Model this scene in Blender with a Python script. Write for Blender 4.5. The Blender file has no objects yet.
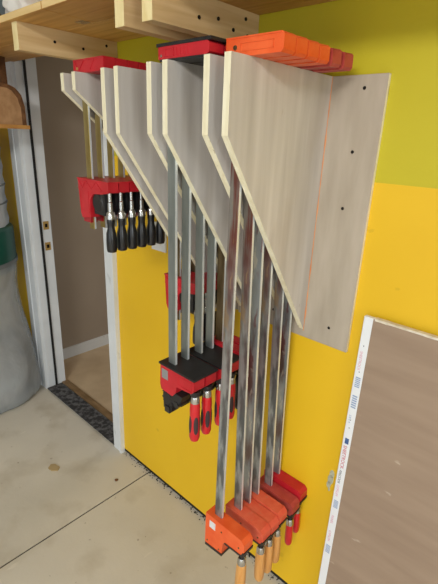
import bpy, bmesh, math, random
from mathutils import Vector, Matrix, noise
random.seed(4)
S = bpy.context.scene
COL = S.collection

# ------------------------------------------------------------------ materials
def rgb(h):
    h = h.lstrip('#')
    f = lambda c: c/12.92 if c <= .04045 else ((c+.055)/1.055)**2.4
    return tuple(f(int(h[i:i+2], 16)/255) for i in (0, 2, 4)) + (1,)

def mat(name, base, base2=None, scale=(5, 5, 5), detail=4, rough=.5, metal=0, bump=0, bscale=None,
        lo=.35, hi=.65, coords='Object', trans=0, alpha=1, spec=.5, spots=None, distort=0, coat=0):
    m = bpy.data.materials.new(name); m.use_nodes = True
    nt = m.node_tree; b = nt.nodes['Principled BSDF']
    b.inputs['Base Color'].default_value = rgb(base)
    b.inputs['Roughness'].default_value = rough
    b.inputs['Metallic'].default_value = metal
    b.inputs['Specular IOR Level'].default_value = spec
    b.inputs['Transmission Weight'].default_value = trans
    b.inputs['Alpha'].default_value = alpha
    b.inputs['Coat Weight'].default_value = coat
    tc = nt.nodes.new('ShaderNodeTexCoord')
    def noise_node(sc, det, dis=0):
        mp = nt.nodes.new('ShaderNodeMapping'); mp.inputs['Scale'].default_value = sc
        nt.links.new(tc.outputs[coords], mp.inputs['Vector'])
        n = nt.nodes.new('ShaderNodeTexNoise'); n.inputs['Scale'].default_value = 1
        n.inputs['Detail'].default_value = det; n.inputs['Distortion'].default_value = dis
        nt.links.new(mp.outputs['Vector'], n.inputs['Vector'])
        return n
    col = None
    if base2:
        n = noise_node(scale, detail, distort)
        r = nt.nodes.new('ShaderNodeValToRGB')
        r.color_ramp.elements[0].position = lo; r.color_ramp.elements[1].position = hi
        r.color_ramp.elements[0].color = rgb(base); r.color_ramp.elements[1].color = rgb(base2)
        nt.links.new(n.outputs['Fac'], r.inputs['Fac']); col = r.outputs['Color']
    for sp in (spots or []):
        n = noise_node(sp['scale'], sp.get('detail', 5))
        r = nt.nodes.new('ShaderNodeValToRGB')
        r.color_ramp.elements[0].position = sp['lo']; r.color_ramp.elements[1].position = sp['hi']
        r.color_ramp.elements[0].color = (0, 0, 0, 1)
        k = sp.get('k', 1); r.color_ramp.elements[1].color = (k, k, k, 1)
        nt.links.new(n.outputs['Fac'], r.inputs['Fac'])
        mx = nt.nodes.new('ShaderNodeMix'); mx.data_type = 'RGBA'
        nt.links.new(r.outputs['Color'], mx.inputs[0])
        if col: nt.links.new(col, mx.inputs[6])
        else: mx.inputs[6].default_value = rgb(base)
        mx.inputs[7].default_value = rgb(sp['col']); col = mx.outputs[2]
    if col: nt.links.new(col, b.inputs['Base Color'])
    if bump:
        n = noise_node(bscale or scale, 5)
        bp = nt.nodes.new('ShaderNodeBump'); bp.inputs['Strength'].default_value = bump
        bp.inputs['Distance'].default_value = .004
        nt.links.new(n.outputs['Fac'], bp.inputs['Height']); nt.links.new(bp.outputs['Normal'], b.inputs['Normal'])
    return m

M = {}
M['ply'] = mat('birch_plywood', '#B2ACA5', '#D0CBC5', (3, 22, 1.6), 5, .6, lo=.3, hi=.7, bump=.15, bscale=(2, 60, 3),
               spots=[dict(scale=(2, 7, 2.2), lo=.5, hi=.7, col='#A89A8A', k=.55), dict(scale=(30, 30, 14), lo=.70, hi=.75, col='#9a8672', k=.4)])
M['ply_plate'] = mat('birch_plywood_cross', '#A49988', '#B6AB9B', (22, 3, 4), 5, .6, lo=.3, hi=.7, bump=.15, bscale=(60, 2, 6))
M['ply_edge'] = mat('plywood_edge', '#E2D9B8', '#F0EAD0', (60, 60, 4), 3, .65, lo=.35, hi=.65,
                    spots=[dict(scale=(90, 90, 12), lo=.66, hi=.7, col='#A08A60', k=.6)])
M['pine'] = mat('pine_lumber', '#C9A877', '#DDC192', (40, 2, 40), 4, .6, lo=.35, hi=.65, bump=.1, distort=.6,
                spots=[dict(scale=(9, 5, 9), lo=.70, hi=.74, col='#8a6236', k=.7)])
M['pine_end'] = mat('pine_end_grain', '#E3CF95', '#F0E0AC', (50, 50, 14), 3, .7)
M['shelfwood'] = mat('shelf_pine_board', '#B9853F', '#D9AA62', (2, 38, 10), 5, .55, lo=.3, hi=.7, distort=.8, bump=.1,
                     spots=[dict(scale=(5, 9, 6), lo=.68, hi=.73, col='#7b4f22', k=.7)])
M['shelfedge'] = mat('shelf_front_edge', '#E0BE80', '#EDD29A', (3, 20, 60), 4, .6, lo=.3, hi=.7)
M['steel'] = mat('zinc_steel_bar', '#848B8A', '#9EA5A4', (40, 40, 6), 4, .36, .7, lo=.3, hi=.7)
M['side_highlight'] = mat('bar_side_highlight', '#D4DCE0', '#E6ECEE', (60, 60, 9), 4, .32, .35, lo=.35, hi=.65)  # pale tone paints a light-catching highlight onto the bars' narrow faces
M['steel_bright'] = mat('bright_steel', '#C8C8C6', rough=.22, metal=1)
M['steel_worn'] = mat('worn_steel_bar', '#949A9E', '#B0B6B8', (40, 40, 9), 5, .38, .7, lo=.3, hi=.7,
                      spots=[dict(scale=(26, 26, 5), lo=.50, hi=.60, col='#6E4A3C', k=.75),
                             dict(scale=(50, 50, 11), lo=.58, hi=.66, col='#7A2A28', k=.7),
                             dict(scale=(70, 70, 18), lo=.62, hi=.68, col='#D0CCC0', k=.8)])
M['steel_red'] = mat('red_streaked_bar', '#7E4E46', '#98928C', (60, 60, 5), 6, .42, .7, lo=.42, hi=.56,
                     spots=[dict(scale=(60, 60, 14), lo=.6, hi=.66, col='#B08A58', k=.7)])
nt = M['steel_red'].node_tree; b = nt.nodes['Principled BSDF']; src = b.inputs['Base Color'].links[0].from_socket
tc = nt.nodes.new('ShaderNodeTexCoord'); sx = nt.nodes.new('ShaderNodeSeparateXYZ'); mr = nt.nodes.new('ShaderNodeMapRange')
mr.inputs[1].default_value = -.95; mr.inputs[2].default_value = -.35
nz = nt.nodes.new('ShaderNodeTexNoise'); nz.inputs['Scale'].default_value = 14
ad = nt.nodes.new('ShaderNodeMath'); ad.operation = 'MULTIPLY_ADD'; ad.inputs[1].default_value = .8; ad.inputs[2].default_value = -.4
a2 = nt.nodes.new('ShaderNodeMath'); a2.use_clamp = True
mx = nt.nodes.new('ShaderNodeMix'); mx.data_type = 'RGBA'; mp = nt.nodes.new('ShaderNodeMapping'); mp.inputs['Scale'].default_value = (50, 50, 11)
n3 = nt.nodes.new('ShaderNodeTexNoise'); n3.inputs['Scale'].default_value = 1; n3.inputs['Detail'].default_value = 6
cr = nt.nodes.new('ShaderNodeValToRGB'); cr.color_ramp.elements[0].position = .42; cr.color_ramp.elements[1].position = .60
cr.color_ramp.elements[0].color = rgb('#6C7072'); cr.color_ramp.elements[1].color = rgb('#B0B6B8')
nt.links.new(tc.outputs['Object'], mp.inputs[0]); nt.links.new(mp.outputs[0], n3.inputs['Vector']); nt.links.new(n3.outputs['Fac'], cr.inputs['Fac']); nt.links.new(cr.outputs['Color'], mx.inputs[6])
nt.links.new(tc.outputs['Object'], sx.inputs[0]); nt.links.new(sx.outputs['Z'], mr.inputs[0])
nt.links.new(tc.outputs['Object'], nz.inputs['Vector']); nt.links.new(nz.outputs['Fac'], ad.inputs[0])
nt.links.new(mr.outputs[0], a2.inputs[0]); nt.links.new(ad.outputs[0], a2.inputs[1])
nt.links.new(a2.outputs[0], mx.inputs[0]); nt.links.new(src, mx.inputs[7]); nt.links.new(mx.outputs[2], b.inputs['Base Color'])
M['brown_bar'] = mat('bronzed_bar', '#5E4E38', '#86765A', (40, 40, 8), 5, .4, .85, lo=.35, hi=.65)
M['brass_bar'] = mat('yellowed_zinc_bar', '#A08C50', '#B8A877', (30, 30, 5), 4, .35, .9, lo=.35, hi=.65)
M['orange'] = mat('orange_jaw', '#E0521E', '#EA6632', (20, 20, 20), 4, .42, lo=.35, hi=.65, bump=.06, bscale=(120, 120, 120))
M['orange_old'] = mat('faded_orange_jaw', '#D85238', '#E26A4C', (30, 30, 30), 4, .5, lo=.35, hi=.65,
                      spots=[dict(scale=(60, 60, 60), lo=.66, hi=.72, col='#C2755C', k=.5)])
M['brick'] = mat('brick_red_jaw', '#A63A34', '#B84A42', (30, 30, 30), 4, .5, lo=.35, hi=.65)
M['red'] = mat('red_jaw', '#B21824', '#C0222E', (20, 20, 20), 4, .4, lo=.35, hi=.65)
M['red_dark'] = mat('dark_red_plastic', '#8E0E1C', '#9C1624', (20, 20, 20), 4, .4)
M['red_handle'] = mat('red_lacquered_handle', '#C41420', rough=.3, coat=.3)
M['black'] = mat('black_plastic', '#1B1A1B', '#232224', (30, 30, 30), 3, .45)
M['black_gloss'] = mat('black_handle', '#15161A', rough=.28, coat=.2)
M['grip'] = mat('dark_rubber_grip', '#3A2A2E', rough=.7)
M['beech'] = mat('beech_handle', '#C98C48', '#DDA660', (60, 60, 7), 4, .4, lo=.35, hi=.65, distort=.4)
M['sticker'] = mat('pale_sticker', '#D8DADC', rough=.5)
M['sticker_grey'] = mat('silver_sticker', '#9A9C9E', rough=.4, metal=.4)
M['yellow'] = mat('yellow_wall_paint', '#E0B414', '#E8BE1C', (2, 2, 2), 3, .55, lo=.3, hi=.7, bump=.12, bscale=(90, 90, 90),
                  spots=[dict(scale=(9, 9, 12), lo=.70, hi=.72, col='#C9A010', k=.5)])
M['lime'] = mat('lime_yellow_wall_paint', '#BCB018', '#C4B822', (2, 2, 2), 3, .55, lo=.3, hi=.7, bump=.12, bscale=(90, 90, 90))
M['white'] = mat('white_trim_paint', '#D5DBE0', '#DFE4E8', (3, 3, 8), 4, .4, lo=.3, hi=.7, bump=.05,
                 spots=[dict(scale=(20, 20, 9), lo=.68, hi=.74, col='#AEB2B6', k=.5)])
M['taupe'] = mat('taupe_hall_paint', '#A09486', '#A69A8C', (2, 2, 2), 2, .7)
M['hallfloor'] = mat('tan_hall_floor', '#B8A284', '#C6B192', (6, 6, 6), 5, .55, lo=.35, hi=.65)
M['gasket'] = mat('black_weatherstrip', '#0E0E10', rough=.7)
M['brass'] = mat('brass_plate', '#D0AC66', rough=.35, metal=.5)
M['mat'] = mat('speckled_threshold_mat', '#2C2C2E', '#5E5E60', (40, 40, 40), 6, .9, lo=.45, hi=.62, bump=.6, bscale=(90, 90, 90))
M['dirt'] = mat('dark_gap_dirt', '#1A1712', '#4A4234', (60, 60, 60), 5, .95, lo=.5, hi=.7, bump=.5)
M['bronze'] = mat('brown_sill', '#6E5638', '#8A7050', (10, 40, 40), 4, .5)
M['drywall'] = mat('brown_drywall_paper', '#927D6A', '#9E8975', (3, 3, 24), 5, .8, lo=.3, hi=.7, bump=.1,
                   spots=[dict(scale=(14, 14, 26), lo=.70, hi=.74, col='#C3B3A0', k=.6)])
M['gypsum'] = mat('gypsum_edge', '#C9BFA8', '#DDD6C6', (30, 30, 30), 5, .9, lo=.4, hi=.6, bump=.5)
M['tape'] = mat('white_edge_tape', '#E4E8EC', rough=.55)
M['ink_blue'] = mat('blue_ink', '#3E5C8E', rough=.6)
M['ink_pale'] = mat('pale_blue_ink', '#93A6C4', rough=.6)
M['ink_red'] = mat('red_ink', '#C43A56', rough=.6)
M['ink_pink'] = mat('pink_ink', '#D89AAE', rough=.6)
M['ink_dark'] = mat('dark_ink', '#40424C', rough=.6)
M['screw'] = mat('black_screw', '#141210', rough=.5, metal=.5)
M['glue'] = mat('amber_glue', '#C97A3C', '#D9A070', (30, 30, 8), 4, .4)
M['green'] = mat('green_enamel', '#0F4C40', '#135548', (8, 8, 8), 3, .35)
M['filter'] = mat('grey_white_filter_cloth', '#B6BCC2', '#C4CACE', (20, 20, 3), 4, .9, bump=.2)
M['band'] = mat('grey_band', '#6E7478', rough=.6)
M['bark'] = mat('dark_bark', '#5A3A1E', '#7A5230', (20, 30, 30), 5, .9, bump=.8)
M['log_end'] = mat('log_end_grain', '#A07850', '#B48C62', (6, 30, 30), 4, .8)
M['board'] = mat('orange_board', '#B07A3A', '#C08C48', (3, 30, 30), 4, .6)
M['bin'] = mat('grey_blue_bin', '#7C8890', rough=.5)
M['chip'] = mat('tan_wood_chip', '#A8936A', rough=.8)
M['ceiling'] = mat('white_ceiling', '#D8D6D0', rough=.9)
M['plain'] = mat('off_white_wall', '#CFCBC2', rough=.9)
M['outlet'] = mat('outlet_plastic', '#E2E4E4', rough=.4)
M['patch'] = mat('bare_patch', '#BDBFA8', '#B0B49C', (60, 60, 60), 4, .8)

def plastic_film(name, tint, alpha, rough):
    m = bpy.data.materials.new(name); m.use_nodes = True
    nt = m.node_tree; b = nt.nodes['Principled BSDF']
    b.inputs['Base Color'].default_value = rgb(tint); b.inputs['Roughness'].default_value = rough
    b.inputs['Alpha'].default_value = alpha; b.inputs['Specular IOR Level'].default_value = .7
    tc = nt.nodes.new('ShaderNodeTexCoord'); mp = nt.nodes.new('ShaderNodeMapping')
    mp.inputs['Scale'].default_value = (5, 5, 3)
    n = nt.nodes.new('ShaderNodeTexNoise'); n.inputs['Scale'].default_value = 1; n.inputs['Detail'].default_value = 3
    n.inputs['Distortion'].default_value = 1.6
    bp = nt.nodes.new('ShaderNodeBump'); bp.inputs['Strength'].default_value = .45; bp.inputs['Distance'].default_value = .03
    nt.links.new(tc.outputs['Object'], mp.inputs[0]); nt.links.new(mp.outputs[0], n.inputs['Vector'])
    nt.links.new(n.outputs['Fac'], bp.inputs['Height']); nt.links.new(bp.outputs['Normal'], b.inputs['Normal'])
    r = nt.nodes.new('ShaderNodeMapRange'); r.inputs[1].default_value = .3; r.inputs[2].default_value = .7
    r.inputs[3].default_value = max(0, alpha-.1); r.inputs[4].default_value = min(1, alpha+.12)
    nt.links.new(n.outputs['Fac'], r.inputs[0]); nt.links.new(r.outputs[0], b.inputs['Alpha'])
    return m
M['film'] = plastic_film('clear_bag_film', '#B2BAC0', .6, .18)
M['sawdust'] = mat('sawdust', '#A4988A', '#B4A898', (5, 5, 5), 5, .95, bump=.5)
M['wrap'] = plastic_film('white_plastic_wrap', '#FAF8F4', .85, .3)

def concrete():
    m = mat('concrete_floor', '#BFB9AB', '#D4CEC0', (1.6, 1.6, 1.6), 8, .75, lo=.3, hi=.72, bump=.15, bscale=(60, 60, 60), coords='Object',
            spots=[dict(scale=(5, 5, 5), lo=.52, hi=.74, col='#A89D88', k=.6),
                   dict(scale=(34, 34, 34), lo=.70, hi=.74, col='#6E5C46', k=.5),
                   dict(scale=(22, 5, 10), lo=.70, hi=.76, col='#E0D9CA', k=.5)])
    return m
M['concrete'] = concrete()

# ------------------------------------------------------------------ mesh helpers
def link(name, me, m, parent=None):
    o = bpy.data.objects.new(name, me); COL.objects.link(o)
    for k in (m if isinstance(m, (list, tuple)) else [m]):
        me.materials.append(M[k])
    if parent is not None: o.parent = parent
    return o

def finish(name, bm, m, parent=None, bevel=0, smooth=False, segs=2):
    if bevel:
        bmesh.ops.bevel(bm, geom=[e for e in bm.edges if e.is_manifold and e.calc_face_angle(0) > .5], offset=bevel,
                        segments=segs, affect='EDGES', profile=.5, clamp_overlap=True)
    bmesh.ops.recalc_face_normals(bm, faces=bm.faces)
    me = bpy.data.meshes.new(name); bm.to_mesh(me); bm.free()
    if smooth:
        for p in me.polygons: p.use_smooth = True
        try: me.set_sharp_from_angle(angle=math.radians(35))
        except Exception: pass
    return link(name, me, m, parent)

def bx(bm, x0, x1, y0, y1, z0, z1, mi=0):
    vs = [bm.verts.new((x, y, z)) for x in (x0, x1) for y in (y0, y1) for z in (z0, z1)]
    F = [(0, 1, 3, 2), (4, 6, 7, 5), (0, 4, 5, 1), (2, 3, 7, 6), (0, 2, 6, 4), (1, 5, 7, 3)]
    out = []
    for f in F:
        fc = bm.faces.new([vs[i] for i in f]); fc.material_index = mi; out.append(fc)
    return out

def box(name, x0, x1, y0, y1, z0, z1, m, parent=None, bevel=0):
    bm = bmesh.new(); bx(bm, x0, x1, y0, y1, z0, z1)
    return finish(name, bm, m, parent, bevel)

def prism_xz(bm, pts, y0, y1, mi=0):
    a = [bm.verts.new((x, y0, z)) for x, z in pts]; b = [bm.verts.new((x, y1, z)) for x, z in pts]
    n = len(pts)
    f = [bm.faces.new(a), bm.faces.new(list(reversed(b)))]
    for i in range(n): f.append(bm.faces.new([a[i], b[i], b[(i+1) % n], a[(i+1) % n]]))
    for k in f: k.material_index = mi
    return f

def lathe(bm, prof, cx=0, cy=0, n=20, axis='z', squash=1, mi=0, ripple=0, nr=0):
    rings = []
    for r, t in prof:
        ring = []
        for i in range(n):
            a = 2*math.pi*i/n
            rr = r*(1+ripple*math.cos(nr*a)) if ripple else r
            u, v = rr*math.cos(a), rr*math.sin(a)*squash
            p = (cx+u, cy+v, t) if axis == 'z' else ((t, cx+u, cy+v) if axis == 'x' else (cx+u, t, cy+v))
            ring.append(bm.verts.new(p))
        rings.append(ring)
    for a, b in zip(rings, rings[1:]):
        for i in range(n):
            f = bm.faces.new([a[i], a[(i+1) % n], b[(i+1) % n], b[i]]); f.material_index = mi
    for ring in (rings[0], rings[-1]):
        try: bm.faces.new(ring).material_index = mi
        except Exception: pass

def lobj(name, prof, m, parent=None, **k):
    bm = bmesh.new(); lathe(bm, prof, **k)
    return finish(name, bm, m, parent, smooth=True)

def empty(name, loc, label=None, cat=None, group=None, kind=None):
    o = bpy.data.objects.new(name, None); COL.objects.link(o); o.location = loc; o.empty_display_size = .05
    return tag(o, label, cat, group, kind)

def tag(o, label=None, cat=None, group=None, kind=None):
    if label: o['label'] = label
    if cat: o['category'] = cat
    if group: o['group'] = group
    if kind: o['kind'] = kind
    return o

def struct(o): o['kind'] = 'structure'; return o

def copy_tree(o, parent=None):
    c = o.copy(); COL.objects.link(c); c.parent = parent
    for ch in list(o.children): copy_tree(ch, c)
    return c

# ------------------------------------------------------------------ the setting
ZT = 1.8234            # top of the racks
DL, DR, DH = -2.545, -1.743, 2.06    # doorway
WT = .12
# garage floor: two pours of concrete meeting at the control joint
JX = -1.452
def slab(name, x0, x1, y0, y1):
    bm = bmesh.new(); bx(bm, x0, x1, y0, y1, -.1, 0)
    return struct(finish(name, bm, 'concrete', None, .0015, segs=1))
slab('floor', -4.0, JX-.004, -5.5, WT)
slab('floor', JX+.004, 4.0, -5.5, WT)
struct(box('floor', JX-.004, JX+.004, -5.5, WT, -.1, -.004, 'dirt'))
bm = bmesh.new()
bx(bm, -4.0, DL-.02, 0, WT, .0, DH+.02); bx(bm, DR+.02, 4.0, 0, WT, .024, 1.571)
struct(finish('wall_back', bm, 'yellow'))
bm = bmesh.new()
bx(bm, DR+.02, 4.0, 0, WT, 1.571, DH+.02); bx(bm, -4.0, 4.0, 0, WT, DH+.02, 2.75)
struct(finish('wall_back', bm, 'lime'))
struct(box('dark_gap_strip', DR+.02, 4.0, .006, WT-.02, 0, .0238, 'gasket'))  # black strip added to stand for the dark open gap under the wall
# debris line at the wall foot
bm = bmesh.new()
for i in range(420):
    x = random.uniform(-1.66, .2); y = .004-abs(random.gauss(0, .011)); s = random.uniform(.0012, .004)
    bmesh.ops.create_icosphere(bm, subdivisions=1, radius=s, matrix=Matrix.Translation((x, y, s*.4)) @ Matrix.Scale(.5, 4, (0, 0, 1)))
tag(finish('floor_debris', bm, 'dirt'), 'dark crumbs of dirt lying along the foot of the yellow wall', 'debris', kind='stuff')
struct(box('wall_left', -4.1, -4.0, -5.5, WT, 0, 2.75, 'plain'))
bm = bmesh.new()
bx(bm, -4.0, -2.6, -5.6, -5.5, 0, 2.75); bx(bm, 3.0, 4.0, -5.6, -5.5, 0, 2.75); bx(bm, -2.6, 3.0, -5.6, -5.5, 2.25, 2.75)
struct(finish('wall_front', bm, 'plain'))
struct(box('wall_right', 4.0, 4.1, -5.5, WT, 0, 2.75, 'plain'))
struct(box('floor', -12, 12, -22, -5.5, -.12, -.01, 'concrete'))
struct(box('ceiling', -4.1, 4.0, -5.6, 4.2, 2.75, 2.85, 'ceiling'))
# hallway beyond the doorway
struct(box('floor', -2.86, -.9, WT, 4.2, -.1, .0, 'hallfloor'))
struct(box('wall_hall_left', -2.96, -2.86, WT, 4.2, 0, 2.75, 'taupe'))
struct(box('wall_hall_right', -.9, -.8, WT, 4.2, 0, 2.75, 'taupe'))
struct(box('wall_hall_end', -2.96, -.8, 4.2, 4.3, 0, 2.75, 'taupe'))
struct(box('baseboard_hall_left', -2.86, -2.846, WT, 4.2, 0, .085, 'white', None, .003))
struct(box('wall_hall_near', -2.86, DL-.02, WT, WT+.005, 0, 2.75, 'taupe'))

# door frame
df = empty('door_1', ((DL+DR)/2, 0, 0)); struct(df); DX = (DL+DR)/2
def dpart(name, x0, x1, y0, y1, z0, z1, m, bevel=.002, par=None):
    o = box(name, x0-DX, x1-DX, y0, y1, z0, z1, m, df, bevel)
    if par: o.parent = par
    return o
bm = bmesh.new()   # left casing, stepped profile
bx(bm, DL-.075-DX, DL-.004-DX, -.018, 0, 0, DH+.07); bx(bm, DL-.155-DX, DL-.0745-DX, -.010, -.0003, 0, DH+.0705); bx(bm, DL-.082-DX, DL-.072-DX, -.023, -.0005, 0, DH+.0702)
finish('casing', bm, 'white', df, .003)
bm = bmesh.new()
bx(bm, DR-DX, DR+.075-DX, -.018, 0, 0.0, DH+.07); bx(bm, DR+.060-DX, DR+.0762-DX, -.024, -.0003, 0.0, DH+.0703)
finish('casing', bm, 'white', df, .003)
dpart('casing', DL-.07, DR+.07, -.0175, 0, DH, DH+.07, 'white')
jl = dpart('jamb', DL-.02, DL, 0, WT, 0, DH, 'white', .001)
dpart('jamb', DR, DR+.02, 0, WT, 0, DH, 'white', .001)
dpart('jamb', DL, DR, 0, WT, DH, DH+.02, 'white', .001)
dpart('weatherstrip', DL-.001, DL+.009, .046, .058, .0, DH, 'gasket', 0)
for z in (1.115, .985):
    bm = bmesh.new(); bx(bm, DL-DX-.001, DL-DX+.002, .070, .105, z-.025, z+.025)
    sp = finish('strike_plate', bm, 'brass', df)
    box('latch_hole', DL-DX+.0019, DL-DX+.0026, .080, .096, z-.011, z+.011, 'screw', sp)
dpart('threshold', DL, DR, .092, .135, 0, .014, 'bronze', .003)
dpart('sill', DL-.0, DR, -.004, .092, 0, .006, 'gasket', 0)
o = box('threshold_mat', DL+.006, DR-.004, -.016, .088, .0062, .012, 'mat', None, .002)
tag(o, 'speckled dark grey mat strip lying in the open doorway', 'mat')

# outlet behind the small clamps
ou = empty('wall_outlet', (-1.352, 0, 1.272), 'white outlet plate on the yellow wall behind the small black-handled clamps', 'outlet')
box('cover_plate', -.045, .045, -.006, 0, -.058, .058, 'outlet', ou, .002)
for z in (.02, -.02):
    s = box('socket', -.017, .017, -.0085, -.006, z-.014, z+.014, 'outlet', ou, .001)
    for x in (-.006, .006): box('slot', x-.001, x+.001, -.0089, -.0085, z-.004, z+.006, 'screw', s)
# bare patch in paint
bm = bmesh.new()
for (x, z, r) in ((-.472, .635, .009), (-.474, .612, .011), (-.478, .588, .008), (-.474, .57, .004)):
    bmesh.ops.create_cone(bm, cap_ends=True, segments=9, radius1=r, radius2=r*.9, depth=.001,
                          matrix=Matrix.Translation((x, -.0006, z)) @ Matrix.Scale(1.9, 4, (0, 0, 1)) @ Matrix.Rotation(math.pi/2, 4, 'X'))
tag(finish('paint_chip_patch', bm, 'patch'), 'pale bare patch in the yellow paint left of the drywall sheet', 'patch')

# ------------------------------------------------------------------ overhead shelf
def board(name, x0, x1, y0, y1, z0, z1, label, mats=('shelfwood', 'shelfedge'), group=None):
    bm = bmesh.new(); fs = bx(bm, x0, x1, y0, y1, z0, z1)
    for f in fs:
        f.normal_update()
        if f.calc_center_median().y < y0+1e-5: f.material_index = 1
    return tag(finish(name, bm, list(mats), None, .001, segs=1), label, 'shelf board', group)
fb = board('shelf_board', -4.0, -1.391, -.405, -.222, 1.996, 2.017, 'front pine shelf board on the joists, left of the butt joint')
board('shelf_board', -1.387, 2.2, -.405, -.222, 1.996, 2.017, 'front pine shelf board above the clamps, right of the butt joint')
board('shelf_board', -4.0, 2.2, -.218, -.001, 1.996, 2.017, 'rear pine shelf board running along the yellow wall')
mp = box('mending_plate', -1.445, -1.402, -.268, -.236, 1.9945, 1.996, 'steel_bright', None)
tag(mp, 'small silver metal plate fixed under the pine shelf board', 'plate')
def joist(xr, label, w=.038, zb=1.912, bolts=()):
    bm = bmesh.new(); fs = bx(bm, xr-w, xr, -.388, -.001, zb, 1.9955)
    for f in fs:
        if f.calc_center_median().y < -.3879: f.material_index = 1
    o = finish('shelf_joist', bm, ['pine', 'pine_end'], None, .0015, segs=1)
    tag(o, label, 'joist', 'joists under the shelf')
    for y, z in bolts:
        lobj('bolt', [(0, xr-.001), (.005, xr-.001), (.005, xr+.002), (0, xr+.003)], 'screw', o, cx=y, cy=z, axis='x', n=8)
    return o
joist(-1.600, 'left joist end on under the shelf, left of the small red clamps', bolts=((-.26, 1.955), (-.15, 1.95), (-.05, 1.935), (-.05, 1.975)))
joist(-1.007, 'middle pine joist under the shelf, just left of another joist', bolts=((-.3, 1.97), (-.06, 1.95)))
joist(-.898, 'right pine joist under the shelf, above the red and black clamps', bolts=((-.30, 1.985), (-.24, 1.945), (-.17, 1.955), (-.11, 1.94), (-.06, 1.975), (-.05, 1.935)))

# things on the shelf
bm = bmesh.new()
bmesh.ops.create_icosphere(bm, subdivisions=5, radius=1)
for v in bm.verts:
    p = v.co.copy(); n = noise.noise(p*2.2)*.22 + abs(noise.noise(p*5))*.16
    v.co = Vector((p.x*.19, p.y*.13, p.z*.13))*(1+n)
    if v.co.z < -.085: v.co.z = -.085
o = finish('plastic_wrapped_bundle', bm, 'wrap', smooth=True); o.location = (-1.66, -.24, 2.103)
tag(o, 'crumpled white plastic bag on top of the pine shelf', 'plastic bag')
b = empty('storage_bin', (-2.16, -.22, 2.018), 'grey blue plastic bin on the shelf at the far left', 'bin')
bm = bmesh.new(); prism_xz(bm, [(-.16, 0), (.16, 0), (.19, .19), (-.19, .19)], -.15, .15); finish('body', bm, 'bin', b, .006)
box('lid', -.2, .2, -.16, .16, .19, .21, 'bin', b, .004)
bm = bmesh.new(); vs = [bm.verts.new(p) for p in ((0, 0, 0), (.09, .0, 0), (.05, .09, 0), (.045, .03, .05))]
for f in ((0, 1, 2), (0, 1, 3), (1, 2, 3), (0, 2, 3)): bm.faces.new([vs[i] for i in f])
o = finish('scrap_wedge', bm, 'bark', None, .002); o.location = (-1.90, -.37, 2.018)
tag(o, 'small dark brown wedge on the shelf edge beside the plastic bag', 'wood scrap')

# ------------------------------------------------------------------ log on its little board
t = empty('hanging_rack', (-2.7, -.2, 1.664), 'pine board hung on brown straps from the shelf, carrying the log', 'rack')
box('board', -.5, .41, -.17, .135, 0, .018, 'board', t, .002)
box('strap', .25, .275, .075, .105, .018, .332, 'bark', t, .001)
box('strap', -.4, -.375, .075, .105, .018, .332, 'bark', t, .001)
bm = bmesh.new()
pts = []
for i in range(15):
    a = math.pi*i/14
    pts.append((.135*math.copysign(abs(math.cos(a))**.45, math.cos(a)), (.190-.03*math.cos(a))*abs(math.sin(a))**.42 if 0 < i < 14 else 0))
ra = []; rb = []
def ring(x, s): return [bm.verts.new((x, y*s, z*s)) for y, z in pts]
r0, r1 = ring(-.34, 1), ring(.0, 1)
for i in range(14):
    f = bm.faces.new([r0[i], r0[i+1], r1[i+1], r1[i]]); f.material_index = 1
f = bm.faces.new([r0[0], r0[-1], r1[-1], r1[0]]); f.material_index = 0
bm.faces.new(r0)
r2 = ring(.0, .9)
for k, v in enumerate(r2): v.co.y += -.008
for i in range(14):
    f = bm.faces.new([r1[i], r1[i+1], r2[i+1], r2[i]]); f.material_index = 1
bm.faces.new([r1[0], r1[-1], r2[-1], r2[0]]); bm.faces.new(r2)
for v in bm.verts:
    if v.co.z > .001: v.co += Vector((0, 1, 1))*noise.noise(v.co*30)*.005
o = finish('split_log', bm, ['log_end', 'bark'], None, smooth=True); o.location = (-2.30, -.21, 1.6822)
tag(o, 'half round log with dark bark rim beside the door frame', 'log')

# ------------------------------------------------------------------ dust collector
dc = empty('dust_collector', (-2.79, -.36, 0), 'dust collector with green drum over a clear plastic bag, left of the doorway', 'dust collector')
prof = [(.0, 1.645), (.12, 1.643), (.24, 1.63), (.29, 1.60)]
for i in range(9): prof.append((.306-.008*(i % 2), 1.56-.05*i))
prof.append((.30, 1.12))
fbag = lobj('filter_bag', prof, 'filter', dc, n=48, ripple=.01, nr=16)
for z in (1.36, 1.26):
    lobj('band', [(.302, z-.004), (.311, z-.004), (.311, z+.004), (.302, z+.004)], 'band', fbag, n=48)
lobj('drum', [(.30, 1.13), (.318, 1.12), (.325, 1.11), (.325, .93), (.318, .925), (.31, .86), (.0, .86)], 'green', dc, n=48)
lobj('clamp_band', [(.322, .905), (.329, .905), (.329, .93), (.322, .93)], 'band', dc, n=48)
bm = bmesh.new(); n = 72; rings = []
zs = [.905, .88, .84, .78, .70, .60, .50, .40, .30, .20, .12, .07, .03, .004, .0]
rs = [.322, .322, .318, .312, .310, .315, .325, .335, .345, .352, .356, .357, .345, .32, 0.0]
for z, r in zip(zs, rs):
    rg = []
    for i in range(n):
        a = 2*math.pi*i/n
        k = min(1, (.905-z)*2.2)
        w = 1+.035*k*(noise.noise(Vector((math.cos(a)*3, math.sin(a)*3, z*1.6)))+.6*noise.noise(Vector((math.cos(a)*9, math.sin(a)*9, z*3+4))))
        sq = min(1, max(0, (.75-z)/.6)); p = 2+.9*sq
        w *= (abs(math.cos(a))**p+abs(math.sin(a))**p)**(-1/p)
        x, y = r*w*math.cos(a), r*w*math.sin(a)
        y = min(y, .333) if z < .9 else y
        rg.append(bm.verts.new((x, y, z)))
    rings.append(rg)
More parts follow.
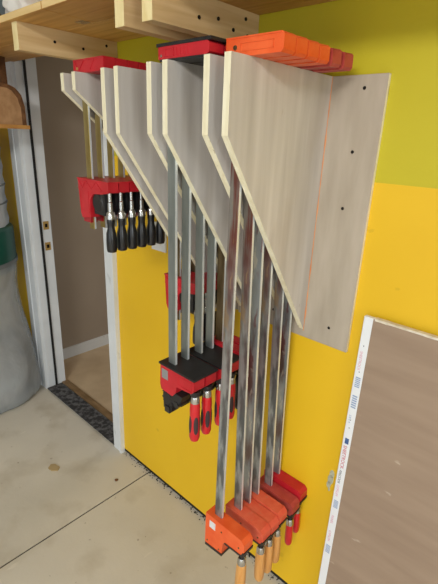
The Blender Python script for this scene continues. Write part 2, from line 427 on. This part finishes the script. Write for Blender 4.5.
for a, c in zip(rings, rings[1:]):
    for i in range(n): bm.faces.new([a[i], a[(i+1) % n], c[(i+1) % n], c[i]])
bmesh.ops.remove_doubles(bm, verts=bm.verts, dist=1e-5)
bag = finish('collection_bag', bm, 'film', dc, smooth=True)
bm = bmesh.new(); lathe(bm, [(0, .41), (.12, .43), (.22, .38), (.27, .30), (.30, .2), (.31, .09), (.3, .03), (0, .012)], n=40)
for v in bm.verts: v.co *= 1+.04*noise.noise(v.co*6); v.co.y = min(v.co.y, .305); v.co.z = max(v.co.z, .01)
finish('sawdust', bm, 'sawdust', bag, smooth=True)

# floor chips
bm = bmesh.new()
prism_xz(bm, [(-.03, -.012), (-.01, -.022), (.026, -.014), (.032, .010), (.004, .022), (-.024, .016)], -.003, .003)
o = finish('wood_chip', bm, 'chip', None, .001); o.rotation_euler = (math.pi/2, 0, .4); o.location = (-1.82, -.337, .0032)
tag(o, 'flat tan wood chip lying on the concrete floor', 'wood chip')
bm = bmesh.new(); bmesh.ops.create_icosphere(bm, subdivisions=2, radius=.009)
for v in bm.verts: v.co *= 1+.4*noise.noise(v.co*200); v.co.z *= .5
o = finish('pebble', bm, 'bark', smooth=True); o.location = (-1.52, -.155, .004)
tag(o, 'tiny brown pebble on the concrete beside the floor joint', 'pebble')

# ------------------------------------------------------------------ drywall sheet
dw = empty('drywall_sheet', (-.44, -.034, 0), 'brown backed drywall sheet with printed white end tape leaning on the yellow wall', 'drywall sheet')
LX = 2.44; TH = .013; HH = 1.2185
box('panel', .0, LX, -TH, 0, 0, HH, 'drywall', dw, .001)
bm = bmesh.new(); bx(bm, -.0006, .025, -TH-.0008, -TH, .0, HH); bx(bm, -.0008, .0, -TH-.0008, 0, 0, HH); bx(bm, -.0006, .03, -TH, 0, HH, HH+.0006)
tp = finish('end_tape', bm, 'tape', dw)
# crumbly top edge
bm = bmesh.new(); n = 160
a = []; 
for i in range(n+1):
    x = .03+(LX-.03)*i/n; j = .0035*abs(noise.noise(Vector((x*40, 1, 0))))+.006*max(0, noise.noise(Vector((x*9, 7, 0)))-.2)
    a.append([bm.verts.new((x, -TH-.0006-j*.5, HH-.004-j)), bm.verts.new((x, -TH-.0004, HH+.001+j)), bm.verts.new((x, 0.0, HH+.002+j*.6))])
for p, q in zip(a, a[1:]):
    for k in (0, 1): bm.faces.new([p[k], q[k], q[k+1], p[k+1]])
finish('gypsum_edge', bm, 'gypsum', dw)
# printing on the tape
def ink(z0, z1, x0, x1, m, label=None):
    o = box('print_block', x0, x1, -TH-.0012, -TH-.0008, z0, z1, m, tp)
    if label: o['label'] = label
def text(s, z, size, m, x=.0055):
    cu = bpy.data.curves.new('printed_text', 'FONT'); cu.body = s; cu.size = size; cu.extrude = .0001
    t0 = bpy.data.objects.new('lettering_source', cu); COL.objects.link(t0)
    me = bpy.data.meshes.new_from_object(t0.evaluated_get(bpy.context.evaluated_depsgraph_get()))
    bpy.data.objects.remove(t0); bpy.data.curves.remove(cu); me.materials.clear()
    o = link('printed_text', me, m, tp)
    o.rotation_euler = (math.pi/2, math.pi/2, 0); o.location = (x, -TH-.0011, z)
    return o
for z0, z1, m in ((1.0, 1.035, 'ink_pale'), (.93, .975, 'ink_pale'), (.553, .585, 'ink_pale'), (.36, .395, 'ink_pale')):
    for k in range(6):
        h = (z1-z0)/6
        ink(z0+k*h, z0+k*h+h*.62, .005, .020, m)
ink(.802, .822, .006, .018, 'ink_blue')
for s, z, sz, m in (('SHEETROCK', .795, .0155, 'ink_red'), ('- FIRECODE', .708, .011, 'ink_dark'), ('SHEETROCK', 1.115, .011, 'ink_pink'),
                    ('5/8 x 4', .905, .010, 'ink_pale'), ('GYPSUM', .645, .012, 'ink_pink'), ('PANEL', .52, .012, 'ink_pink'), ('GYPSUM', .455, .012, 'ink_pink')):
    text(s, z, sz, m)
for z in (1.132, 1.05, .888, .86):
    lobj('staple_hole', [(0, -TH-.0012), (.0016, -TH-.0012), (.0016, -TH-.0009), (0, -TH-.0009)], 'screw', tp, cx=.012, cy=z, axis='y', n=8)
dw.rotation_euler = (-math.atan2(.020, HH), 0, 0)

# ------------------------------------------------------------------ clamp racks
FY = -.405
def panel(x0, x1, zf, zw, par, ox, smallfront=None):
    bm = bmesh.new()
    prof = [(FY, ZT), (FY, zf), (-.0125, zw), (-.0125, ZT)]
    a = [bm.verts.new((x0-ox, y, z-ZT)) for y, z in prof]; b = [bm.verts.new((x1-ox, y, z-ZT)) for y, z in prof]
    bm.faces.new(a); bm.faces.new(list(reversed(b)))
    for i in range(4):
        f = bm.faces.new([a[i], b[i], b[(i+1) % 4], a[(i+1) % 4]])
        f.material_index = 1
    o = finish('side_panel', bm, ['ply', 'ply_edge'], par, .0008, segs=1)
    return o
racks = [
    ('A', -.634, -.692, 1.668, 1.108, -.711, -.484, 'plywood rack with a screwed wall plate, holding the orange clamps at right'),
    ('B', -.825, -.883, 1.666, 1.108, -.902, -.713, 'plywood rack holding the red clamps with black jaw pads'),
    ('C', -1.017, -1.077, 1.663, 1.115, -1.096, -.904, 'plywood rack with long sloping sides, second from the left'),
    ('D', -1.226, -1.290, 1.776, 1.46, -1.309, -1.098, 'shallow plywood rack at far left holding small red clamps')]
for nm, xr, xl, zf, zw, p0, p1, lab in racks:
    ox = (xr+xl)/2
    rk = empty('clamp_rack', (ox, 0, ZT), lab, 'rack', 'plywood clamp racks on the wall')
    panel(xr-.018, xr, zf, zw, rk, ox)
    panel(xl-.018, xl, zf, zw, rk, ox)
    bm = bmesh.new()
    fs = bx(bm, p0-ox, p1-ox, -.012, 0, (zw-.025)-ZT, 0)
    for f in fs:
        if abs(f.normal.y if f.normal.length else 0) < .5:
            pass
    bm.faces.ensure_lookup_table()
    for f in bm.faces:
        f.normal_update()
        if abs(f.normal.y) < .5: f.material_index = 1
    bp = finish('back_plate', bm, ['ply_plate', 'ply_edge'], rk, .0008, segs=1)
    for z, sx in (((1.793, -.542), (1.642, -.551), (1.495, -.557), (1.141, -.549)) if nm == 'A' else ((1.79, p1-.04), (zw+.03, p1-.04))):
        x = sx-ox
        lobj('screw', [(0, -.0132), (.0038, -.0132), (.0046, -.012), (.0046, -.0115), (0, -.0115)], 'screw', bp, cx=x, cy=z-ZT, axis='y', n=10)
    if nm == 'A':
        bm = bmesh.new(); k = 60; prev = None
        for i in range(k+1):
            z = (-.72)*i/k; w = .0012+.0035*max(0, noise.noise(Vector((0, 0, z*22)))+.15)
            q = [bm.verts.new((xr-ox+.0004, -.0125-w, z)), bm.verts.new((xr-ox+.0016, -.0128, z)), bm.verts.new((xr-ox+.0005+w, -.0121, z))]
            if prev:
                for j in (0, 1): bm.faces.new([prev[j], q[j], q[j+1], prev[j+1]])
            prev = q
        finish('glue_line', bm, 'glue', rk)

# ------------------------------------------------------------------ clamps
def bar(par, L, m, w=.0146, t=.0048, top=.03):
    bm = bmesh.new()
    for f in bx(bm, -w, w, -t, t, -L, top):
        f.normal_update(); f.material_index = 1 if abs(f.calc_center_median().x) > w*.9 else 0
    return finish('bar', bm, [m, 'side_highlight'], par, .0012)

def screw_drive(par, x, z0, z1, hz, hl, hmat, shaft='black', ferr='steel_bright', hr=.0155, shape='wood', grip=False):
    """spindle from z0 down to z1, handle from hz down by hl"""
    n = 12; prof = []
    k = int((z0-z1)/.004)
    for i in range(k+1):
        z = z0-(z0-z1)*i/k; prof.append((.0065 if i % 2 else .0054, z))
    prof = [(0, z0)]+prof+[(0, z1)]
    lobj('spindle', prof, shaft, par, cx=x, n=12)
    if shape == 'wood':
        hp = [(0, 0), (.010, 0), (.0125, .03), (.0145, .12), (.0155, .4), (.0158, .7), (.0150, .9), (.012, .975), (.006, 1), (0, 1)]
    elif shape == 'bottle':
        hp = [(0, 0), (.0100, 0), (.0118, .05), (.0118, .14), (.0106, .22), (.0112, .32), (.0150, .45), (.0160, .62), (.0158, .9), (.0138, .975), (.007, 1), (0, 1)]
    else:
        hp = [(0, 0), (.0105, 0), (.0135, .06), (.0150, .2), (.0140, .45), (.0152, .75), (.0155, .88), (.012, .97), (.005, 1), (0, 1)]
    h = lobj('handle', [(r*hr/.0155, hz-t*hl) for r, t in hp], hmat, par, cx=x, n=20)
    lobj('ferrule', [(0, hz+.019), (.0095, hz+.019), (.0128, hz+.013), (.0138, hz+.002), (.0138, hz-.005), (0, hz-.005)], ferr, h, cx=x, n=18)
    if grip:
        for a in (-1.9, -.5, .9, 2.4):
            bm = bmesh.new()
            bmesh.ops.create_uvsphere(bm, u_segments=12, v_segments=10, radius=1)
            for v in bm.verts: v.co = Vector((v.co.x*.004, v.co.y*.0075, v.co.z*hl*.27))
            bmesh.ops.transform(bm, matrix=Matrix.Translation((x, 0, hz-hl*.58)) @ Matrix.Rotation(a, 4, 'Z') @ Matrix.Translation((.0135, 0, 0)), verts=bm.verts)
            finish('grip_inset', bm, 'grip', h, smooth=True)
    return h

def relief_frame(bm, x0, x1, z0, z1, y, w=.002, d=.0012):
    for a in ((x0, x1, z0, z0+w), (x0, x1, z1-w, z1), (x0, x0+w, z0, z1), (x1-w, x1, z0, z1)):
        bx(bm, a[0], a[1], y-d, y+.0005, a[2], a[3])
def strut(bm, x0, z0, x1, z1, y, w=.0022, d=.0012):
    dx, dz = x1-x0, z1-z0; L = math.hypot(dx, dz); nx, nz = -dz/L*w/2, dx/L*w/2
    prism_xz(bm, [(x0+nx, z0+nz), (x1+nx, z1+nz), (x1-nx, z1-nz), (x0-nx, z0-nz)], y-d, y+.0005)

def clamp_orange(zj, L, jm, hmat, w=.0205, hl=.135, barm='steel_worn', zt=0, tm='orange', sticker=False):
    """parallel clamp: fixed jaw on top of the rack, sliding jaw top face at -zj"""
    r = empty('bar_clamp', (0, 0, 0))
    bar(r, zj+.118, barm, top=.03)
    bm = bmesh.new()
    prism_xz(bm, [(-.030, .0), (.114, .0), (.119, .006), (.119, .032), (.115, .036), (-.030, .036)], -w+.0004, w-.0004)
    fj = finish('fixed_jaw', bm, tm, r, .0055, smooth=True, segs=3)
    box('top_rim', -.0295, .112, -w-.0010, -w+.003, .0335, .0365, tm, fj, .001)
    bm = bmesh.new(); relief_frame(bm, .01, .095, .009, .025, -w, .0015, .0009)
    finish('raised_oval', bm, tm, fj, .0005)
    lobj('rivet', [(0, -w-.002), (.0042, -w-.002), (.005, -w), (0, -w)], 'brown_bar', fj, cx=-.004, cy=.017, axis='y', n=12)
    bm = bmesh.new(); z = -zj
    prism_xz(bm, [(-.038, z), (.108, z), (.120, z-.012), (.120, z-.044), (.110, z-.055), (.046, z-.060), (.038, z-.07), (.034, z-.118), (-.036, z-.125), (-.038, z-.12)], -w, w)
    sj = finish('sliding_jaw', bm, jm, r, .006, smooth=True, segs=3)
    bm = bmesh.new()
    prism_xz(bm, [(-.036, z-.132), (.036, z-.124), (.036, z-.115), (-.036, z-.123)], -w-.0015, w+.0015)
    finish('underside_trim', bm, 'black', sj); bm = bmesh.new()
    prism_xz(bm, [(.042, z-.066), (.110, z-.061), (.121, z-.052), (.123, z-.040), (.117, z-.040), (.110, z-.054), (.046, z-.059)], -w-.0012, w+.0012)
    finish('underside_trim', bm, 'black', sj)
    for x, zz in ((-.028, z-.108), (.022, z-.108), (.03, z-.03), (.1, z-.035)):
        lobj('rivet', [(0, -w-.0012), (.0026, -w-.0012), (.003, -w), (0, -w)], 'brown_bar', sj, cx=x, cy=zz, axis='y', n=10)
    if sticker:
        box('sticker', -.020, .004, -w-.0008, -w+.0005, z-.045, z-.018, 'sticker', sj)
    lobj('collar', [(0, z-.058), (.013, z-.058), (.0135, z-.074), (.009, z-.078), (0, z-.078)], 'black', r, cx=.100, n=16)
    screw_drive(r, .100, z-.076, z-.115, z-.110, hl, hmat, hr=.0165 if hmat == 'beech' else .0135, shape='wood')
    return r

def clamp_red_pad(zj, L, w=.0235, barm='steel', pads=True, hm='red_handle'):
    r = empty('bar_clamp', (0, 0, 0)); z = -zj
    bar(r, zj+.14, barm, top=.03)
    bm = bmesh.new()
    prism_xz(bm, [(-.024, .005), (.136, .005), (.142, .010), (.142, .027), (.136, .031), (-.024, .031)], -w+.001, w-.001)
    fj = finish('fixed_jaw', bm, 'red', r, .003)
    p = box('jaw_pad', -.030, .148, -w, w, .031, .038, 'black', fj, .0015)
    box('jaw_pad', -.018, .148, -w, w, 0.0, .005, 'black', fj, .001)
    bm = bmesh.new()
    for k in range(4): bx(bm, .035+k*.012, .041+k*.012, -w-.0002, -w+.002, .010, .026)
    relief_frame(bm, .0, .03, .010, .026, -w+.001)
    finish('raised_lettering', bm, 'red', fj)
    lobj('rivet', [(0, -w-.001), (.003, -w-.001), (.003, -w+.002), (0, -w+.002)], 'steel_bright', fj, cx=-.012, cy=.012, axis='y', n=10)
    bm = bmesh.new()
    prism_xz(bm, [(-.032, z-.006), (.106, z-.006), (.112, z-.012), (.112, z-.040), (.102, z-.050), (.04, z-.056), (.036, z-.078), (.02, z-.096), (-.030, z-.092), (-.035, z-.075)], -w+.002, w-.002)
    sj = finish('sliding_jaw', bm, 'red', r, .004)
    if pads:
        box('jaw_pad', -.037, .116, -w-.0008, w+.0008, z-.006, z, 'black', sj, .001)
    box('sticker', -.026, .002, -w+.0012, -w+.003, z-.05, z-.018, 'sticker_grey', sj)
    bm = bmesh.new(); relief_frame(bm, .045, .105, z-.045, z-.014, -w+.002, .002, .001); finish('raised_panel', bm, 'red', sj)
    # ratchet mechanism: toothed wheel, end cap and trigger
    bm = bmesh.new()
    lathe(bm, [(0, -w+.004), (.020, -w+.004), (.022, -w+.008), (.022, w-.008), (.020, w-.004), (0, w-.004)], cx=-.006, cy=z-.118, axis='y', n=40, ripple=.13, nr=10)
    bx(bm, -.026, .012, -.016, .016, z-.158, z-.088); prism_xz(bm, [(-.03, z-.10), (.03, z-.13), (.052, z-.108), (.06, z-.085), (.0, z-.08)], -.018, .018)
    lathe(bm, [(0, -.02), (.011, -.02), (.011, .02), (0, .02)], cx=.034, cy=z-.122, axis='y', n=16, ripple=.12, nr=5)
    bx(bm, .012, .05, -.012, .012, z-.12, z-.09)
    bx(bm, -.018, .004, -.019, .019, z-.168, z-.146)
    finish('release_mechanism', bm, 'black', r, .0025)
    lobj('collar', [(0, z-.052), (.0155, z-.050), (.0160, z-.058), (.0125, z-.068), (0, z-.07)], 'black', r, cx=.096, n=18)
    screw_drive(r, .097, z-.066, z-.084, z-.084, .140, hm, hr=.0165, shape='ergo', grip=(hm == 'red_handle'), shaft='steel_bright')
    return r

def clamp_small(zj, w=.0188, barm='brass_bar', tail=.16, ext=0):
    r = empty('bar_clamp', (0, 0, 0)); z = -zj
    bar(r, zj+tail, barm, top=.03, w=.0142, t=.0042)
    bm = bmesh.new()
    prism_xz(bm, [(-.024, 0), (.130, 0), (.133, .004), (.133, .031), (.130, .036), (-.026, .036), (-.026, .004)], -w+.0008, w-.0008)
    fj = finish('fixed_jaw', bm, 'red', r, .0015)
    bm = bmesh.new(); y = -w+.0008
    relief_frame(bm, -.025, .132, .001, .0355, y, .003, .0016)
    for a in ((.0, .004, .03, .032), (.06, .004, .085, .032), (.085, .004, .06, .004), (.03, .032, .06, .032), (-.018, .03, .0, .004)):
        if a[0] != a[2] or a[1] != a[3]: strut(bm, *a, y, .003, .0016)
    finish('truss_ribs', bm, 'red', fj)
    lobj('rivet', [(0, y-.002), (.004, y-.002), (.004, y), (0, y)], 'brass', fj, cx=-.005, cy=.012, axis='y', n=10)
    bm = bmesh.new()
    prism_xz(bm, [(-.048, z), (.126, z), (.126, z-.030), (.09, z-.038), (.040, z-.042), (.022, z-.06), (.018, z-.10), (.02, z-.118), (-.032, z-.125), (-.040, z-.11), (-.046, z-.03)], y, -y)
    sj = finish('sliding_jaw', bm, 'red', r, .0018)
    bm = bmesh.new()
    bx(bm, -.049, .127, y-.0018, -y+.0018, z-.003, z+.0015); bx(bm, -.046, .127, y-.0015, y, z-.032, z-.029)
    for k, (a, b) in enumerate(((-.044, -.022), (-.022, .0), (.0, .03), (.03, .058), (.058, .088))):
        strut(bm, a, z-.028 if k % 2 else z-.004, b, z-.004 if k % 2 else z-.028, y, .0028, .0014)
    relief_frame(bm, -.038, .012, z-.105, z-.036, y, .002, .001)
    finish('truss_ribs', bm, 'red', sj)
    # swivel, toggle and spindle housing in black
    bm = bmesh.new()
    lathe(bm, [(0, -.013), (.026, -.013), (.030, -.010), (.030, .010), (.026, .013), (0, .013)], cx=.052, cy=z-.068, axis='y', n=28)
    bx(bm, .03, .090, -.010, .010, z-.105, z-.036)
    finish('pressure_block', bm, 'black', r, .002)
    bm = bmesh.new(); bx(bm, -.034, .008, -.012, .012, z-.138, z-.112); finish('toggle', bm, 'red_dark', r, .002)
    lobj('sleeve', [(0, z-.03), (.0062, z-.034), (.0062, z-.06), (.0078, z-.062), (.0082, z-.100), (.010, z-.101), (.010, z-.112), (0, z-.112)], 'steel_bright', r, cx=.104, n=14)
    screw_drive(r, .104, z-.106, z-.114, z-.108, .112, 'black_gloss', shape='bottle', hr=.0162)
    return r

def place(c, x, y0, y1=None, L=1, label=None, group=None, yaw=0, tiltb=0):
    """hang clamp c with its bar centre at (x, y0) on the rack top; y1 = bar centre at the depth L below"""
    c.location = (x, y0, ZT+.0003)
    if y1 is not None: c.rotation_euler = (math.atan2(y1-y0, L), 0, yaw)
    else: c.rotation_euler = (0, 0, yaw)
    tag(c, label, 'clamp', group)
    return c

# rack A: orange clamps with beech handles, then two red ones nearest the wall
XA = -.671
GA = 'long clamps hanging in the orange rack'
specA = [
    (-.328, -.327, 1.270, 'orange', 'orange', 'beech', 'steel_red', 'long orange clamp with beech handle, frontmost and farthest from the wall', True),
    (-.2845, -.233, 1.308, 'orange_old', 'orange', 'beech', 'steel_red', 'orange clamp with beech handle, second from the front of its row', False),
    (-.2405, -.188, 1.312, 'orange_old', 'orange', 'beech', 'steel_worn', 'orange clamp with beech handle, third from the front of its row', False),
    (-.196, -.144, 1.304, 'orange_old', 'orange', 'beech', 'steel_red', 'orange clamp with beech handle, just before the red-handled ones', False),
    (-.143, -.066, 1.322, 'brick', 'brick', 'red_handle', 'steel_red', 'brick red clamp with red handle behind the orange clamps', False),
    (-.088, -.0225, 1.296, 'red', 'brick', 'red_handle', 'steel_worn', 'red-handled clamp closest to the yellow wall, right end of the row', False)]
for y0, y1, zj, jm, tm, hm, bmn, lab, st in specA:
    c = clamp_orange(zj, 0, jm, hm, w=.0205, tm=tm, barm=bmn, sticker=st, hl=.135 if hm == 'beech' else .105)
    place(c, XA, y0, y1, zj, lab, GA)

# rack B
XB = -.8575
GB = 'clamps hanging in the red and black rack'
labsB = ['red clamp with black pads, frontmost of its rack, silver sticker showing',
         'red clamp with black pads, second from the front of its rack',
         'red clamp with black pads, third from the front of its rack',
         'red clamp with black pads, fourth from the front of its rack']
ysB = [-.362, -.3125, -.263, -.2135]; ybB = [-.357, -.308, -.250, -.201]
cb = clamp_red_pad(.797, 0)
for i in range(4):
    c = cb if i == 0 else copy_tree(cb)
    place(c, XB, ysB[i], ybB[i], .8, labsB[i], GB)
cb2 = clamp_red_pad(.782, 0, w=.0205, barm='brown_bar', pads=False, hm='black_gloss')
place(cb2, XB, -.166, -.155, .8, 'red clamp on a brown bar with black handle, behind the black padded ones', GB)
c = copy_tree(cb2); place(c, XB, -.120, -.110, .8, 'red clamp on a brown bar with black handle, nearest the wall in its rack', GB)

# rack C
XC = -1.053
GC = 'clamps hanging in the second rack from the left'
cc = clamp_small(.612, w=.0172, barm='brown_bar')
for i, (y, lab) in enumerate(zip((-.167, -.130, -.093, -.056),
        ('mid length red clamp half hidden behind the silver bars, frontmost of four',
         'mid length red clamp half hidden behind the silver bars, second of four',
         'mid length red clamp half hidden behind the silver bars, third of four',
         'mid length red clamp half hidden behind the silver bars, nearest the wall'))):
    c = cc if i == 0 else copy_tree(cc)
    place(c, XC, y, y-.0, .6, lab, GC)

# rack D
XD = -1.2598
GD = 'small clamps hanging in the far left rack'
cd = clamp_small(.300)
names = ['frontmost and leftmost', 'second from the left', 'third from the left', 'fourth from the left', 'fifth from the left', 'rightmost, nearest the wall']
for i in range(6):
    c = cd if i == 0 else copy_tree(cd)
    place(c, XD, -.355+.0395*i, -.355+.0395*i, .3, 'short red clamp with black bottle handle, '+names[i]+' of its six', GD)

# ------------------------------------------------------------------ light
w = bpy.data.worlds.new('World'); S.world = w; w.use_nodes = True
nt = w.node_tree; bg = nt.nodes['Background']
bg.inputs['Color'].default_value = (.80, .90, 1.0, 1); bg.inputs['Strength'].default_value = 1.0

def area(name, loc, target, sx, sy, power, col):
    l = bpy.data.lights.new(name, 'AREA'); l.shape = 'RECTANGLE'; l.size = sx; l.size_y = sy; l.energy = power; l.color = col
    o = bpy.data.objects.new(name, l); COL.objects.link(o); o.location = loc
    o.rotation_euler = (Vector(target)-Vector(loc)).to_track_quat('-Z', 'Z').to_euler()
    return o
area('garage_door_daylight', (.7, -5.45, 1.12), (.0, 0, 1.25), 4.4, 2.1, 40, (.93, .97, 1.0))
area('side_window_daylight', (3.95, -2.1, 1.5), (-.6, -.3, 1.2), 1.8, 1.3, 75, (.86, .94, 1.0))
area('ceiling_fixture_light', (.5, -2.9, 2.7), (.3, -2.2, 0), 1.4, .8, 150, (1, .98, .94))
area('hall_ceiling_light', (-1.6, 2.0, 2.7), (-1.6, 2.0, 0), .6, .6, 20, (1, .9, .78))

# ------------------------------------------------------------------ camera
cam = bpy.data.cameras.new('Camera'); co = bpy.data.objects.new('Camera', cam); COL.objects.link(co)
R = Matrix(((.728, -.259, .634), (.684, .222, -.695), (.039, .940, .339)))
q = R.to_quaternion(); q.normalize()
co.rotation_mode = 'QUATERNION'; co.rotation_quaternion = q; co.location = (0, -1.1065, 1.665)
cam.sensor_fit = 'VERTICAL'; cam.sensor_height = 36; cam.lens = 430/584*36; cam.clip_start = .05
S.camera = co
S.view_settings.view_transform = 'Standard'; S.view_settings.look = 'None'; S.view_settings.gamma = 1
S.view_settings.use_curve_mapping = False; S.view_settings.exposure = -0.24
